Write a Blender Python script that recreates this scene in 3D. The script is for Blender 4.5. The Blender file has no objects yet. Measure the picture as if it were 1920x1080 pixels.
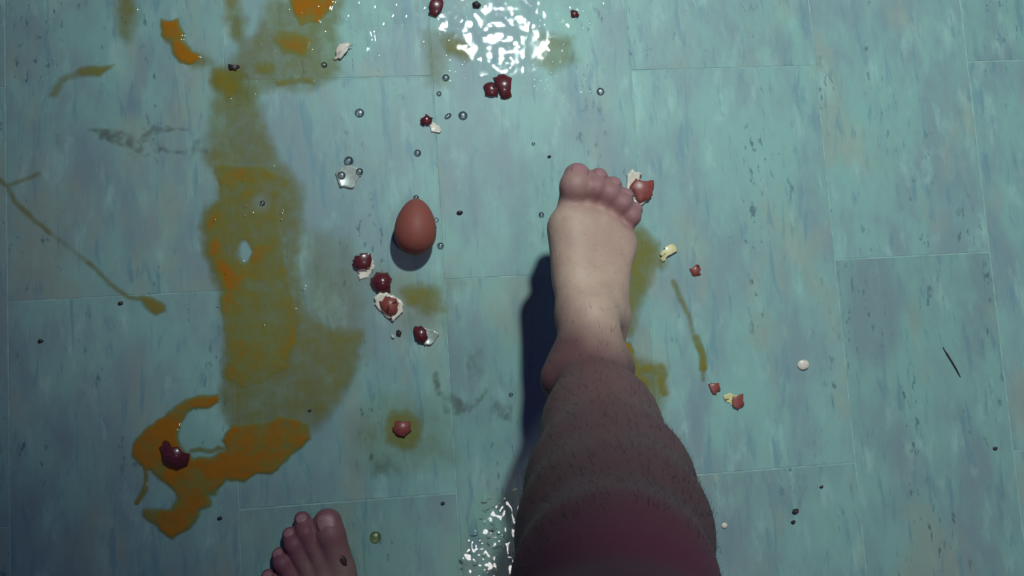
import bpy, bmesh, math, random
import numpy as np
from mathutils import Matrix, Vector

rng = np.random.default_rng(7)
random.seed(7)
SC = bpy.context.scene
COL = SC.collection

# ------------------------------------------------------------------ camera
F = 1900.0                                   # focal length in pixels of a 1920 wide frame
CAM = np.array([0.3909, -0.3629, 1.0912])    # phone held about 1.1 m over the floor
_a, _b, _c = (math.radians(v) for v in (6.766, -6.5, -3.7516))
RX = np.array([[1, 0, 0], [0, math.cos(_a), -math.sin(_a)], [0, math.sin(_a), math.cos(_a)]])
RY = np.array([[math.cos(_b), 0, math.sin(_b)], [0, 1, 0], [-math.sin(_b), 0, math.cos(_b)]])
RZ = np.array([[math.cos(_c), -math.sin(_c), 0], [math.sin(_c), math.cos(_c), 0], [0, 0, 1]])
ROT = RZ @ RY @ RX
cd = bpy.data.cameras.new('camera')
cd.sensor_width = 36.0
cd.lens = 36.0 * F / 1920.0
cd.clip_start = 0.02
cam = bpy.data.objects.new('camera', cd)
COL.objects.link(cam)
M4 = np.eye(4); M4[:3, :3] = ROT; M4[:3, 3] = CAM
cam.matrix_world = Matrix(M4.tolist())
SC.camera = cam

# ------------------------------------------------------------------ light and exposure
w = bpy.data.worlds.new('room')
SC.world = w
w.use_nodes = True
bg = w.node_tree.nodes['Background']
bg.inputs[0].default_value = (0.22, 0.21, 0.62, 1)
bg.inputs[1].default_value = 0.17
SC.view_settings.view_transform = 'Standard'
SC.view_settings.look = 'None'
SC.view_settings.exposure = 0.0
SC.view_settings.gamma = 1.0
SC.view_settings.use_curve_mapping = False

LAMP = Vector((0.73, 0.62, 1.62))           # a shaded lamp beyond the top of the picture
AIM = Vector((1.00, 0.29, 0.0))
ld = bpy.data.lights.new('ceiling_spot', 'SPOT')
ld.energy = 133.0
ld.color = (0.66, 0.80, 0.80)
ld.shadow_soft_size = 0.05
ld.spot_size = math.radians(84)
ld.spot_blend = 0.80
lo = bpy.data.objects.new('ceiling_spot', ld)
COL.objects.link(lo)
lo.location = LAMP
lo.rotation_euler = (AIM - LAMP).to_track_quat('-Z', 'Y').to_euler()

fd = bpy.data.lights.new('far_ceiling_light', 'AREA')     # weaker second lamp behind the person
fd.energy = 5.0
fd.color = (1.0, 0.93, 0.92)
fd.shape = 'DISK'; fd.size = 0.26
fo = bpy.data.objects.new('far_ceiling_light', fd)
COL.objects.link(fo)
fo.location = (0.82, -0.84, 2.25)
fo.rotation_euler = (0, 0, 0)


# ------------------------------------------------------------------ helpers
def P(x, y, h=0.0):
    """the point at height h on the sight line through pixel (x, y)"""
    d = ROT @ np.array([x - 960.0, 540.0 - y, -F])
    t = (h - CAM[2]) / d[2]
    return CAM + d * t


def W(x, y, h):
    """the point at height h straight above the floor point seen at pixel (x, y)"""
    q = P(x, y, 0.0)
    return np.array([q[0], q[1], h])


def lin(r, g, b):
    f = lambda v: (v / 255 / 12.92) if v / 255 <= 0.04045 else ((v / 255 + 0.055) / 1.055) ** 2.4
    return (f(r), f(g), f(b), 1.0)


def link_mesh(name, verts, faces, mats, parent=None, smooth=True, midx=None):
    me = bpy.data.meshes.new(name)
    me.from_pydata([tuple(map(float, v)) for v in verts], [], [tuple(int(i) for i in f) for f in faces])
    for m in (mats if isinstance(mats, (list, tuple)) else [mats]):
        me.materials.append(m)
    if midx is not None:
        me.polygons.foreach_set('material_index', np.asarray(midx, dtype=np.int32))
    if smooth:
        me.polygons.foreach_set('use_smooth', np.ones(len(me.polygons), dtype=bool))
    me.update()
    o = bpy.data.objects.new(name, me)
    COL.objects.link(o)
    if parent:
        o.parent = parent
    return o


def tag(o, label=None, cat=None, group=None, kind=None):
    if label: o['label'] = label
    if cat: o['category'] = cat
    if group: o['group'] = group
    if kind: o['kind'] = kind
    return o


def recentre(o):
    """put the origin of a mesh object at the middle of its footprint"""
    me = o.data
    co = np.empty(len(me.vertices) * 3); me.vertices.foreach_get('co', co); co = co.reshape(-1, 3)
    c = np.array([co[:, 0].mean(), co[:, 1].mean(), co[:, 2].min()])
    me.vertices.foreach_set('co', (co - c).ravel())
    o.location = c
    me.update()
    return o


class Nodes:
    def __init__(self, name):
        self.m = bpy.data.materials.new(name)
        self.m.use_nodes = True
        self.t = self.m.node_tree
        self.t.nodes.clear()
        self.out = self.n('ShaderNodeOutputMaterial')

    def n(self, kind, **kw):
        nd = self.t.nodes.new(kind)
        for k, v in kw.items():
            if hasattr(nd, k):
                setattr(nd, k, v)
            else:
                nd.inputs[k].default_value = v
        return nd

    def l(self, a, b):
        self.t.links.new(a, b)

    def math(self, op, a, b=None, c=None, clamp=False):
        nd = self.n('ShaderNodeMath', operation=op, use_clamp=clamp)
        for i, v in enumerate((a, b, c)):
            if v is None: continue
            if hasattr(v, 'default_value'): self.l(v, nd.inputs[i])
            else: nd.inputs[i].default_value = v
        return nd.outputs[0]

    def ramp(self, fac, lo, hi, a=0.0, b=1.0):
        nd = self.n('ShaderNodeMapRange', interpolation_type='SMOOTHSTEP')
        self.l(fac, nd.inputs[0])
        nd.inputs[1].default_value = lo; nd.inputs[2].default_value = hi
        nd.inputs[3].default_value = a; nd.inputs[4].default_value = b
        return nd.outputs[0]

    def mix(self, fac, a, b, mode='MIX'):
        nd = self.n('ShaderNodeMix', data_type='RGBA', blend_type=mode)
        for s, v in ((nd.inputs[0], fac), (nd.inputs[6], a), (nd.inputs[7], b)):
            if hasattr(v, 'default_value'): self.l(v, s)
            else: s.default_value = v
        return nd.outputs[2]

    def noise(self, vec, scale, detail=3, rough=0.55, w=None, dist=0.0):
        nd = self.n('ShaderNodeTexNoise', noise_dimensions='4D' if w is not None else '3D')
        self.l(vec, nd.inputs['Vector'])
        nd.inputs['Scale'].default_value = scale
        nd.inputs['Detail'].default_value = detail
        nd.inputs['Roughness'].default_value = rough
        nd.inputs['Distortion'].default_value = dist
        if w is not None: self.l(w, nd.inputs['W'])
        return nd.outputs[0]

    def scaled(self, vec, s):
        nd = self.n('ShaderNodeMapping')
        self.l(vec, nd.inputs[0]); nd.inputs['Scale'].default_value = s
        return nd.outputs[0]


# ------------------------------------------------------------------ materials
def mat_floor():
    N = Nodes('weathered_teal_tile')
    pos = N.n('ShaderNodeNewGeometry').outputs['Position']
    rnd = N.n('ShaderNodeObjectInfo').outputs['Random']
    W4 = N.math('MULTIPLY', rnd, 37.0)
    big = N.noise(N.scaled(pos, (1, 0.50, 1)), 13.0, 5, 0.65, W4)
    mid = N.noise(N.scaled(pos, (1, 0.36, 1)), 42.0, 4, 0.6, W4)
    grain = N.noise(N.scaled(pos, (1, 0.20, 1)), 85.0, 4, 0.6, W4, 0.6)
    hue = N.noise(N.scaled(pos, (1, 0.5, 1)), 14.0, 3, 0.6, N.math('ADD', W4, 5.3))
    speck = N.noise(N.scaled(pos, (1, 0.42, 1)), 150.0, 3, 0.6, W4)
    mask = N.noise(N.scaled(pos, (1, 0.25, 1)), 17.0, 3, 0.6, N.math('ADD', W4, 11.0))
    teal = (0.210, 0.375, 0.325, 1)
    slate = (0.190, 0.275, 0.275, 1)
    pale = (0.295, 0.465, 0.400, 1)
    warm = (0.270, 0.305, 0.240, 1)
    blue = (0.130, 0.250, 0.275, 1)
    c = N.mix(N.ramp(big, 0.38, 0.62), slate, teal)
    c = N.mix(N.ramp(mid, 0.52, 0.72, 0, 0.75), c, pale)
    c = N.mix(N.ramp(hue, 0.51, 0.67, 0, 0.58), c, warm)
    c = N.mix(N.ramp(grain, 0.32, 0.46, 0.75, 0), c, blue)
    lav = N.noise(N.scaled(pos, (1, 0.30, 1)), 24.0, 3, 0.6, N.math('ADD', W4, 23.0))
    c = N.mix(N.ramp(lav, 0.55, 0.70, 0, 0.50), c, (0.155, 0.225, 0.255, 1))
    sp = N.math('MULTIPLY', N.ramp(speck, 0.58, 0.66), N.ramp(mask, 0.50, 0.62))
    c = N.mix(N.math('MULTIPLY', sp, 0.75), c, (0.050, 0.110, 0.130, 1))
    tone = N.ramp(rnd, 0, 1, 0.95, 1.06)
    hs = N.n('ShaderNodeHueSaturation'); N.l(c, hs.inputs['Color']); N.l(tone, hs.inputs['Value'])
    b = N.n('ShaderNodeBsdfPrincipled')
    N.l(hs.outputs[0], b.inputs['Base Color'])
    b.inputs['Roughness'].default_value = 0.48
    b.inputs['Specular IOR Level'].default_value = 0.35
    bump = N.n('ShaderNodeBump'); bump.inputs['Strength'].default_value = 0.25; bump.inputs['Distance'].default_value = 0.0006
    N.l(grain, bump.inputs['Height']); N.l(bump.outputs[0], b.inputs['Normal'])
    N.l(b.outputs[0], N.out.inputs[0])
    return N.m


def mat_plain(name, col, rough=0.6, spec=0.4, var=0.0, scale=400.0, col2=None, coat=0.0):
    N = Nodes(name)
    b = N.n('ShaderNodeBsdfPrincipled')
    tc = N.n('ShaderNodeTexCoord').outputs['Object']
    ns = N.noise(tc, scale, 4, 0.6)
    c2 = col2 or tuple(v * (1 - var) for v in col[:3]) + (1,)
    N.l(N.mix(N.ramp(ns, 0.35, 0.65), col, c2), b.inputs['Base Color'])
    b.inputs['Roughness'].default_value = rough
    b.inputs['Specular IOR Level'].default_value = spec
    b.inputs['Coat Weight'].default_value = coat
    b.inputs['Coat Roughness'].default_value = 0.08
    N.l(b.outputs[0], N.out.inputs[0])
    return N.m


def mat_clear(name, rough=0.03, tint=(1, 1, 1, 1), glass=False, ior=1.40):
    N = Nodes(name)
    if glass:
        g = N.n('ShaderNodeBsdfGlass'); g.inputs['IOR'].default_value = 1.45
        g.inputs['Roughness'].default_value = 0.05; g.inputs['Color'].default_value = tint
        sp = N.n('ShaderNodeBsdfGlossy'); sp.inputs['Roughness'].default_value = 0.36
        mx = N.n('ShaderNodeMixShader', Fac=0.10)
        N.l(g.outputs[0], mx.inputs[1]); N.l(sp.outputs[0], mx.inputs[2])
        N.l(mx.outputs[0], N.out.inputs[0])
        return N.m
    fr = N.n('ShaderNodeFresnel'); fr.inputs['IOR'].default_value = ior
    tr = N.n('ShaderNodeBsdfTransparent'); tr.inputs[0].default_value = tint
    gl = N.n('ShaderNodeBsdfGlossy'); gl.inputs['Roughness'].default_value = rough
    mx = N.n('ShaderNodeMixShader')
    N.l(fr.outputs[0], mx.inputs[0]); N.l(tr.outputs[0], mx.inputs[1]); N.l(gl.outputs[0], mx.inputs[2])
    N.l(mx.outputs[0], N.out.inputs[0])
    return N.m


def mat_yolk(name, thin, thick, k=2.2):
    """a liquid film: covers more and turns richer where the attribute 'film_depth' says it lies thicker"""
    N = Nodes(name)
    at = N.n('ShaderNodeAttribute', attribute_name='film_depth').outputs['Fac']
    tc = N.n('ShaderNodeNewGeometry').outputs['Position']
    ns = N.noise(tc, 55.0, 4, 0.6)
    d = N.math('MULTIPLY', at, N.math('MULTIPLY', N.ramp(ns, 0.25, 0.75, 0.62, 1.30), N.ramp(N.noise(tc, 17.0, 3, 0.5), 0.3, 0.7, 0.75, 1.2)))
    c = N.mix(N.ramp(d, 0.45, 1.0), thin, thick)
    alpha = N.math('SUBTRACT', 1.0, N.math('POWER', 2.718, N.math('MULTIPLY', d, -k)))
    b = N.n('ShaderNodeBsdfPrincipled')
    N.l(c, b.inputs['Base Color']); N.l(alpha, b.inputs['Alpha'])
    b.inputs['Roughness'].default_value = 0.07
    b.inputs['Specular IOR Level'].default_value = 0.45
    N.l(b.outputs[0], N.out.inputs[0])
    return N.m


def mat_skin():
    N = Nodes('skin')
    red = N.n('ShaderNodeAttribute', attribute_name='redness').outputs['Fac']
    skin_shade = N.n('ShaderNodeAttribute', attribute_name='tan').outputs['Fac']
    pos = N.n('ShaderNodeNewGeometry').outputs['Position']
    n1 = N.noise(pos, 30.0, 4, 0.6)
    n2 = N.noise(pos, 240.0, 3, 0.6)
    c = N.mix(N.ramp(n1, 0.35, 0.65), (0.50, 0.34, 0.25, 1), (0.43, 0.275, 0.21, 1))
    c = N.mix(skin_shade, c, (0.110, 0.038, 0.046, 1))  # shade on the legs, painted into the skin colour
    c = N.mix(red, c, (0.195, 0.050, 0.078, 1))
    c = N.mix(N.ramp(n2, 0.62, 0.75, 0, 0.25), c, (0.20, 0.09, 0.08, 1))
    b = N.n('ShaderNodeBsdfPrincipled')
    N.l(c, b.inputs['Base Color'])
    b.inputs['Roughness'].default_value = 0.55
    b.inputs['Specular IOR Level'].default_value = 0.3
    bump = N.n('ShaderNodeBump'); bump.inputs['Strength'].default_value = 0.35; bump.inputs['Distance'].default_value = 0.001
    N.l(n2, bump.inputs['Height']); N.l(bump.outputs[0], b.inputs['Normal'])
    N.l(b.outputs[0], N.out.inputs[0])
    return N.m


M_FLOOR = mat_floor()
M_GROUT = mat_plain('joint_filler', (0.30, 0.47, 0.41, 1), 0.7, 0.3, 0.25, 60)
M_SHELL = mat_plain('brown_eggshell', (0.28, 0.062, 0.048, 1), 0.38, 0.45, 0.25, 260)
M_SHELLD = mat_plain('wet_brown_eggshell', (0.125, 0.019, 0.022, 1), 0.30, 0.5, 0.35, 300, coat=0.4)
M_INNER = mat_plain('white_shell_inside', (0.72, 0.62, 0.50, 1), 0.45, 0.4, 0.12, 300, coat=0.3)
M_CREAM = mat_plain('yolk_stained_shell_inside', (0.72, 0.62, 0.30, 1), 0.4, 0.4, 0.15, 300, coat=0.3)
M_PALE = mat_plain('translucent_membrane', (0.40, 0.44, 0.38, 1), 0.3, 0.5, 0.25, 260, coat=0.5)
M_EGG = mat_plain('whole_egg_shell', (0.27, 0.075, 0.055, 1), 0.55, 0.25, 0.10, 700)
M_YOLK = mat_yolk('egg_yolk_film', (0.240, 0.205, 0.018, 1), (0.38, 0.140, 0.004, 1))
M_SMEAR = mat_yolk('dirty_smear', (0.125, 0.135, 0.095, 1), (0.10, 0.085, 0.05, 1), 0.95)
M_FILM = mat_clear('egg_white_film', 0.05)
M_DROP = mat_clear('clear_drop', glass=True, tint=(0.66, 0.70, 0.72, 1))
M_DROPY = mat_clear('yellowish_drop', glass=True, tint=(0.95, 0.92, 0.66, 1))
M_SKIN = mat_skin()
M_NAIL = mat_plain('toenail', (0.34, 0.15, 0.16, 1), 0.5, 0.5, 0.12, 200)
M_HAIR = mat_plain('leg_hair', (0.030, 0.018, 0.014, 1), 0.5, 0.4, 0.2, 100)
M_CLOTH = mat_plain('dark_shorts_cloth', (0.035, 0.035, 0.045, 1), 0.9, 0.2, 0.3, 500)
M_DARK = mat_plain('dark_crumb', (0.035, 0.022, 0.022, 1), 0.45, 0.4, 0.3, 500)
M_SCAB = mat_plain('scab', (0.06, 0.022, 0.022, 1), 0.5, 0.4, 0.3, 900)

# ------------------------------------------------------------------ the floor, tile by tile
XS = [-1.126, -0.901, -0.676, -0.45, -0.225, 0.0, 0.225, 0.45, 0.675, 0.8946, 1.0826, 1.304, 1.529, 1.754, 1.979, 2.204]
ROW = 0.4562
GAP = 0.0012
x0, x1, y0, y1 = XS[0], XS[-1], -1.60, 1.14
floor = link_mesh('floor', [(x0, y0, -0.02), (x1, y0, -0.02), (x1, y1, -0.02), (x0, y1, -0.02),
                            (x0, y0, -0.0003), (x1, y0, -0.0003), (x1, y1, -0.0003), (x0, y1, -0.0003)],
                  [(3, 2, 1, 0), (4, 5, 6, 7), (0, 1, 5, 4), (1, 2, 6, 5), (2, 3, 7, 6), (3, 0, 4, 7)], M_GROUT, smooth=False)
tag(floor, 'weathered teal and grey stone-look tiled floor splashed with egg', 'floor', kind='structure')
_tile = {}


def tile_mesh(wd, ln):
    key = (round(wd, 4), round(ln, 4))
    if key not in _tile:
        hx, hy, bv = wd / 2 - GAP / 2, ln / 2 - GAP / 2, 0.0005
        v = []
        for (ax, ay, z) in ((hx, hy, -0.004), (hx, hy, -0.0003), (hx - bv, hy - bv, 0.0)):
            v += [(-ax, -ay, z), (ax, -ay, z), (ax, ay, z), (-ax, ay, z)]
        f = [(8, 9, 10, 11)]
        for a in (0, 4):
            for i in range(4):
                j = (i + 1) % 4
                f.append((a + i, a + j, a + 4 + j, a + 4 + i))
        me = bpy.data.meshes.new('tile')
        me.from_pydata(v, [], f); me.materials.append(M_FLOOR); me.update()
        _tile[key] = me
    return _tile[key]


for ci in range(len(XS) - 1):
    wd = XS[ci + 1] - XS[ci]; cx = (XS[ci + 1] + XS[ci]) / 2
    off = -0.2281 if (ci - 5) % 2 == 0 else 0.0
    for k in range(-3, 3):
        top = off + ROW * (k + 1); bot = off + ROW * k
        top_c, bot_c = min(top, y1), max(bot, y0)
        if top_c - bot_c < 0.05: continue
        t = bpy.data.objects.new('tile', tile_mesh(wd, top_c - bot_c))
        COL.objects.link(t)
        t.location = (cx, (top_c + bot_c) / 2, 0)
        t.parent = floor


# ------------------------------------------------------------------ liquid films
def seg_dist(px, py, poly, closed=True):
    n = len(poly)
    best = np.full(px.shape, 1e9)
    for i in range(n if closed else n - 1):
        ax, ay = poly[i]; bx, by = poly[(i + 1) % n]
        dx, dy = bx - ax, by - ay
        t = np.clip(((px - ax) * dx + (py - ay) * dy) / (dx * dx + dy * dy + 1e-12), 0, 1)
        best = np.minimum(best, np.hypot(px - ax - t * dx, py - ay - t * dy))
    return best


def inside(px, py, poly):
    r = np.zeros(px.shape, bool)
    n = len(poly)
    for i in range(n):
        ax, ay = poly[i]; bx, by = poly[(i + 1) % n]
        c = (ay > py) != (by > py)
        xx = (bx - ax) * (py - ay) / (by - ay + 1e-12) + ax
        r ^= c & (px < xx)
    return r


def vnoise(x, y, scale, seed):
    """smooth value noise in -1..1"""
    r = np.random.default_rng(seed)
    g = r.uniform(-1, 1, (128, 128))
    u, v = x * scale, y * scale
    i, j = np.floor(u).astype(int), np.floor(v).astype(int)
    fu, fv = u - i, v - j
    fu = fu * fu * (3 - 2 * fu); fv = fv * fv * (3 - 2 * fv)
    G = lambda a, b: g[a % 128, b % 128]
    return (G(i, j) * (1 - fu) + G(i + 1, j) * fu) * (1 - fv) + (G(i, j + 1) * (1 - fu) + G(i + 1, j + 1) * fu) * fv


def to_floor(pts):
    return [tuple(P(x, y)[:2]) for x, y in pts]


def film(name, shapes, mat, label, cat, hmax=0.0009, step=0.0016, wob=0.0025, bumps=0.00012, seed=1, bscale=90, parent=None, octave=0.6, ragged=0.0):
    """shapes: (kind, points in picture pixels, density, softness in m[, width px]); kinds poly, line, hole. The film is a low
    mound with a rounded rim, its thickness kept in the vertex attribute 'film_depth'."""
    pts = []
    for s in shapes:
        if s[0] != 'hole': pts += to_floor(s[1])
    pts = np.array(pts)
    pad = 0.02
    gx = np.arange(pts[:, 0].min() - pad, pts[:, 0].max() + pad, step)
    gy = np.arange(pts[:, 1].min() - pad, pts[:, 1].max() + pad, step)
    X, Y = np.meshgrid(gx, gy, indexing='ij')
    wx = X + wob * (vnoise(X, Y, 70, seed) + 0.5 * vnoise(X, Y, 170, seed + 1))
    wy = Y + wob * (vnoise(X, Y, 70, seed + 2) + 0.5 * vnoise(X, Y, 170, seed + 3))
    D = np.zeros(X.shape)
    for s in shapes:
        fp = to_floor(s[1])
        if s[0] == 'line':
            sd = s[4] * 0.00057 / 2 - seg_dist(wx, wy, fp, False)
        else:
            d = seg_dist(wx, wy, fp)
            sd = np.where(inside(wx, wy, fp), d, -d)
        soft = s[3]
        m = np.clip(sd / soft + 0.5, 0, 1)
        m = m * m * (3 - 2 * m)
        if s[0] == 'hole': D = D * (1 - m * s[2])
        else: D = np.maximum(D, m * s[2]) if s[0] != 'add' else np.minimum(1.1, D + m * s[2])
    if ragged:
        rg = vnoise(X, Y, 120, seed + 8) + 0.7 * vnoise(X, Y, 300, seed + 9) + 0.5 * vnoise(X * 2.2, Y, 60, seed + 10)
        D = D * np.clip(1 - ragged * (0.55 + 0.9 * rg), 0, 1.15)
    nz = vnoise(X, Y, bscale, seed + 5) + octave * vnoise(X, Y, bscale * 2.3, seed + 6)
    lip = np.clip(D / 0.5, 0, 1)
    Z = 0.00012 + hmax * (0.35 * np.sqrt(lip) + 0.65 * np.clip(D, 0, 1)) * lip + bumps * nz * lip
    Z = np.maximum(Z, 0.00010)
    keep = D > 0.012
    cell = keep[:-1, :-1] | keep[1:, :-1] | keep[:-1, 1:] | keep[1:, 1:]
    idx = -np.ones(X.shape, int)
    use = np.zeros(X.shape, bool)
    for a in (0, 1):
        for b in (0, 1):
            use[a:X.shape[0] - 1 + a, b:X.shape[1] - 1 + b] |= cell
    idx[use] = np.arange(use.sum())
    V = np.stack([X[use], Y[use], Z[use]], 1)
    i, j = np.nonzero(cell)
    Fq = np.stack([idx[i, j], idx[i + 1, j], idx[i + 1, j + 1], idx[i, j + 1]], 1)
    o = link_mesh(name, V, Fq, mat, parent)
    at = o.data.attributes.new('film_depth', 'FLOAT', 'POINT')
    at.data.foreach_set('value', D[use].astype(np.float32))
    recentre(o)
    if label: tag(o, label, cat)
    return o


def ell(cx, cy, rx, ry, n=14, rot=0.0):
    c, s = math.cos(rot), math.sin(rot)
    return [(cx + rx * math.cos(t) * c - ry * math.sin(t) * s, cy + rx * math.cos(t) * s + ry * math.sin(t) * c)
            for t in np.linspace(0, 2 * math.pi, n, endpoint=False)]


S1, S2, S3 = 0.0065, 0.018, 0.040            # crisp, soft and very soft edges
ring = [(408, 736), (378, 742), (350, 751), (323, 773), (280, 800), (255, 827), (249, 847), (257, 870), (268, 882), (284, 880),
        (300, 897), (323, 913), (331, 928), (319, 956), (288, 957), (272, 956), (271, 971), (303, 994), (323, 1004), (346, 996),
        (366, 979), (368, 963), (393, 950), (385, 928), (412, 909), (424, 893), (459, 901), (482, 884), (521, 882), (544, 851),
        (583, 823), (578, 800), (556, 786), (521, 779), (498, 810), (459, 802), (432, 802), (416, 823), (424, 843), (389, 862),
        (366, 866), (345, 850), (334, 816), (338, 788), (350, 773), (389, 761), (410, 748)]
film('egg_yolk_puddle', [
    ('poly', [(404, 150), (398, 240), (384, 284), (402, 322), (412, 375), (388, 396), (384, 440), (398, 492), (420, 520),
              (413, 560), (424, 640), (428, 695), (412, 740), (430, 800), (500, 812), (575, 800), (622, 752), (650, 705),
              (640, 640), (575, 585), (560, 500), (566, 420), (566, 350), (520, 300), (495, 240), (478, 170)], 0.30, S2),
    ('poly', [(400, 310), (412, 375), (388, 394), (385, 445), (398, 490), (422, 520), (413, 560), (424, 640), (425, 710),
              (460, 730), (540, 690), (565, 600), (540, 520), (525, 440), (520, 380), (545, 340), (500, 312)], 0.60, S1),
    ('poly', [(386, 395), (418, 400), (425, 470), (445, 520), (430, 600), (415, 545), (398, 495), (385, 450)], 0.78, S2),
    ('poly', [(425, 600), (450, 600), (460, 680), (440, 725), (424, 700)], 0.72, S2),
    ('poly', [(560, 600), (680, 620), (670, 690), (640, 745), (600, 800), (540, 830), (440, 800), (420, 735), (470, 700)], 0.36, S2),
    ('poly', [(560, 440), (650, 450), (695, 560), (690, 660), (640, 740), (560, 700)], 0.12, S3),
    ('poly', [(402, 130), (455, 130), (452, 165), (425, 192), (402, 168)], 0.62, S2),
    ('poly', ring, 1.05, 0.0055),
    ('poly', [(330, 875), (400, 862), (440, 845), (430, 800), (520, 785), (520, 840), (420, 890), (400, 930), (350, 930)], 0.85, S1),
    ('hole', ell(457, 470, 12, 22), 1.0, 0.006),
    ('line', [(268, 878), (275, 905), (270, 922), (259, 938)], 0.8, 0.003, 7),
    ('line', [(358, 846), (390, 846), (420, 838)], 0.45, 0.004, 7),
    ('hole', ell(490, 382, 22, 14), 0.55, 0.012),
], M_YOLK, 'big yellow yolk puddle running down the left and ending in an orange curl', 'egg yolk', hmax=0.0014, seed=3, bumps=0.00035, ragged=0.10)

film('egg_yolk_splash', [
    ('poly', [(500, 0), (640, 0), (632, 60), (640, 130), (590, 165), (510, 165), (450, 190), (405, 150), (440, 110), (480, 60)], 0.24, S2),
    ('poly', [(545, -60), (628, -60), (622, 10), (600, 46), (582, 38), (562, 46), (545, 10)], 0.95, S1),
    ('poly', [(505, 66), (545, 56), (585, 75), (580, 104), (535, 102)], 0.66, S2),
    ('poly', [(472, 118), (500, 112), (520, 126), (508, 145), (480, 142)], 0.62, S2),
    ('poly', [(510, 148), (590, 148), (592, 160), (515, 158)], 0.55, 0.008),
], M_YOLK, 'orange and yellow yolk splash at the top of the photo, left of the glare', 'egg yolk', seed=11, bumps=0.0002)

film('egg_yolk_stroke', [('poly', [(303, 38), (333, 38), (338, 62), (352, 92), (372, 104), (362, 116), (338, 114), (320, 92), (308, 62)], 1.0, S1),
                         ('poly', [(350, 98), (385, 108), (392, 120), (368, 124)], 0.35, S2)],
     M_YOLK, 'short curved stroke of thick orange yolk in the upper left', 'egg yolk', hmax=0.0016, seed=15)
film('egg_yolk_blob', [('poly', [(226, -10), (248, -10), (253, 50), (240, 74), (222, 62)], 0.34, S2)],
     M_YOLK, 'faint olive yolk blob left of the orange stroke at the top edge', 'egg yolk', seed=17)
film('egg_yolk_streak', [('poly', [(140, 136), (160, 124), (186, 128), (214, 122), (190, 140), (150, 143)], 0.42, S1),
                         ('line', [(145, 138), (112, 155), (100, 178)], 0.22, 0.006, 10)],
     M_YOLK, 'thin tapering yellow streak at the upper left corner tile', 'egg yolk', seed=19)
film('egg_yolk_drip', [('poly', [(420, -10), (440, -10), (458, 40), (452, 84), (432, 62)], 0.36, S2)],
     M_YOLK, 'narrow olive drip at the top edge right of the orange stroke', 'egg yolk', seed=21)
film('egg_yolk_trail', [('line', [(16, 348), (40, 340), (72, 326)], 0.22, 0.004, 6), ('line', [(0, 338), (16, 352), (26, 376), (62, 408), (95, 436)], 0.30, 0.004, 6),
                        ('line', [(95, 436), (165, 492)], 0.12, 0.005, 6),
                        ('line', [(165, 492), (205, 532), (240, 556), (270, 562)], 0.30, 0.004, 6),
                        ('poly', [(262, 556), (285, 562), (306, 572), (308, 582), (292, 590), (274, 576)], 0.62, 0.006)],
     M_YOLK, 'long thin diagonal yolk trail ending in a drop by the left tile joint', 'egg yolk', seed=23, wob=0.001)
film('egg_yolk_patch', [('poly', [(752, 545), (790, 532), (828, 540), (828, 580), (800, 590), (765, 575)], 0.42, S2),
                        ('poly', [(690, 500), (760, 520), (840, 530), (830, 620), (760, 620)], 0.09, S3)],
     M_YOLK, 'faint square yellow patch right of the row of broken shells', 'egg yolk', seed=25)
film('egg_yolk_ring', [('poly', ell(757, 806, 34, 38), 0.42, S2), ('poly', [(660, 790), (720, 740), (830, 760), (845, 860), (760, 880), (670, 880)], 0.10, S3)],
     M_YOLK, 'small yellow yolk stain around the reddish shell bit below centre', 'egg yolk', seed=27)
film('egg_yolk_slick', [('poly', [(1120, 425), (1190, 425), (1231, 462), (1238, 489), (1216, 525), (1205, 555), (1185, 581), (1176, 612), (1120, 612)], 0.42, S2),
                        ('line', [(1200, 540), (1185, 580), (1172, 620)], 0.5, S2, 14),
                        ('line', [(1225, 470), (1240, 495)], 0.35, S2, 14)],
     M_YOLK, 'olive yellow yolk slick showing on the right of the raised foot', 'egg yolk', seed=29)
film('egg_yolk_smear', [('poly', [(1120, 655), (1180, 664), (1226, 682), (1248, 690), (1248, 735), (1232, 800), (1200, 790), (1120, 760)], 0.26, S2),
                        ('line', [(1172, 655), (1190, 700), (1212, 745), (1232, 790)], 0.66, 0.008, 22),
                        ('line', [(1195, 690), (1240, 694), (1244, 735)], 0.55, 0.008, 16)],
     M_YOLK, 'yellow yolk smear beside the ankle of the raised leg', 'egg yolk', seed=31)
film('egg_yolk_tail', [('line', [(1262, 528), (1290, 592), (1304, 640)], 0.26, 0.005, 8), ('line', [(1304, 632), (1316, 664), (1318, 690)], 0.52, 0.005, 12),
                       ('line', [(1318, 688), (1317, 712)], 0.3, 0.004, 6)],
     M_YOLK, 'thin olive yolk tail curving down right of the leg', 'egg yolk', seed=33, wob=0.001)
film('egg_yolk_stain', [('poly', [(818, 70), (855, 66), (885, 88), (878, 108), (840, 100)], 0.36, S2), ('poly', [(795, 60), (830, 60), (840, 160), (800, 160)], 0.15, S2)],
     M_YOLK, 'brownish yellow stain left of the bright glare', 'egg yolk', seed=35)
film('egg_yolk_tint', [('poly', [(1005, 60), (1070, 70), (1080, 112), (1030, 130), (1000, 110)], 0.22, S2)],
     M_YOLK, 'pale yellow tint right of the bright glare', 'egg yolk', seed=37)
film('floor_smear', [('poly', [(165, 240), (210, 240), (250, 256), (300, 236), (345, 246), (300, 256), (275, 274), (330, 276), (384, 270), (384, 284),
                               (320, 288), (270, 294), (235, 286), (200, 268)], 0.48, S1), ('poly', [(90, 235), (130, 250), (125, 270), (105, 262)], 0.3, S1)],
     M_SMEAR, 'dirty olive smear crossing the upper left toward the yolk', 'smear', seed=39, wob=0.008, ragged=0.8)
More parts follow.
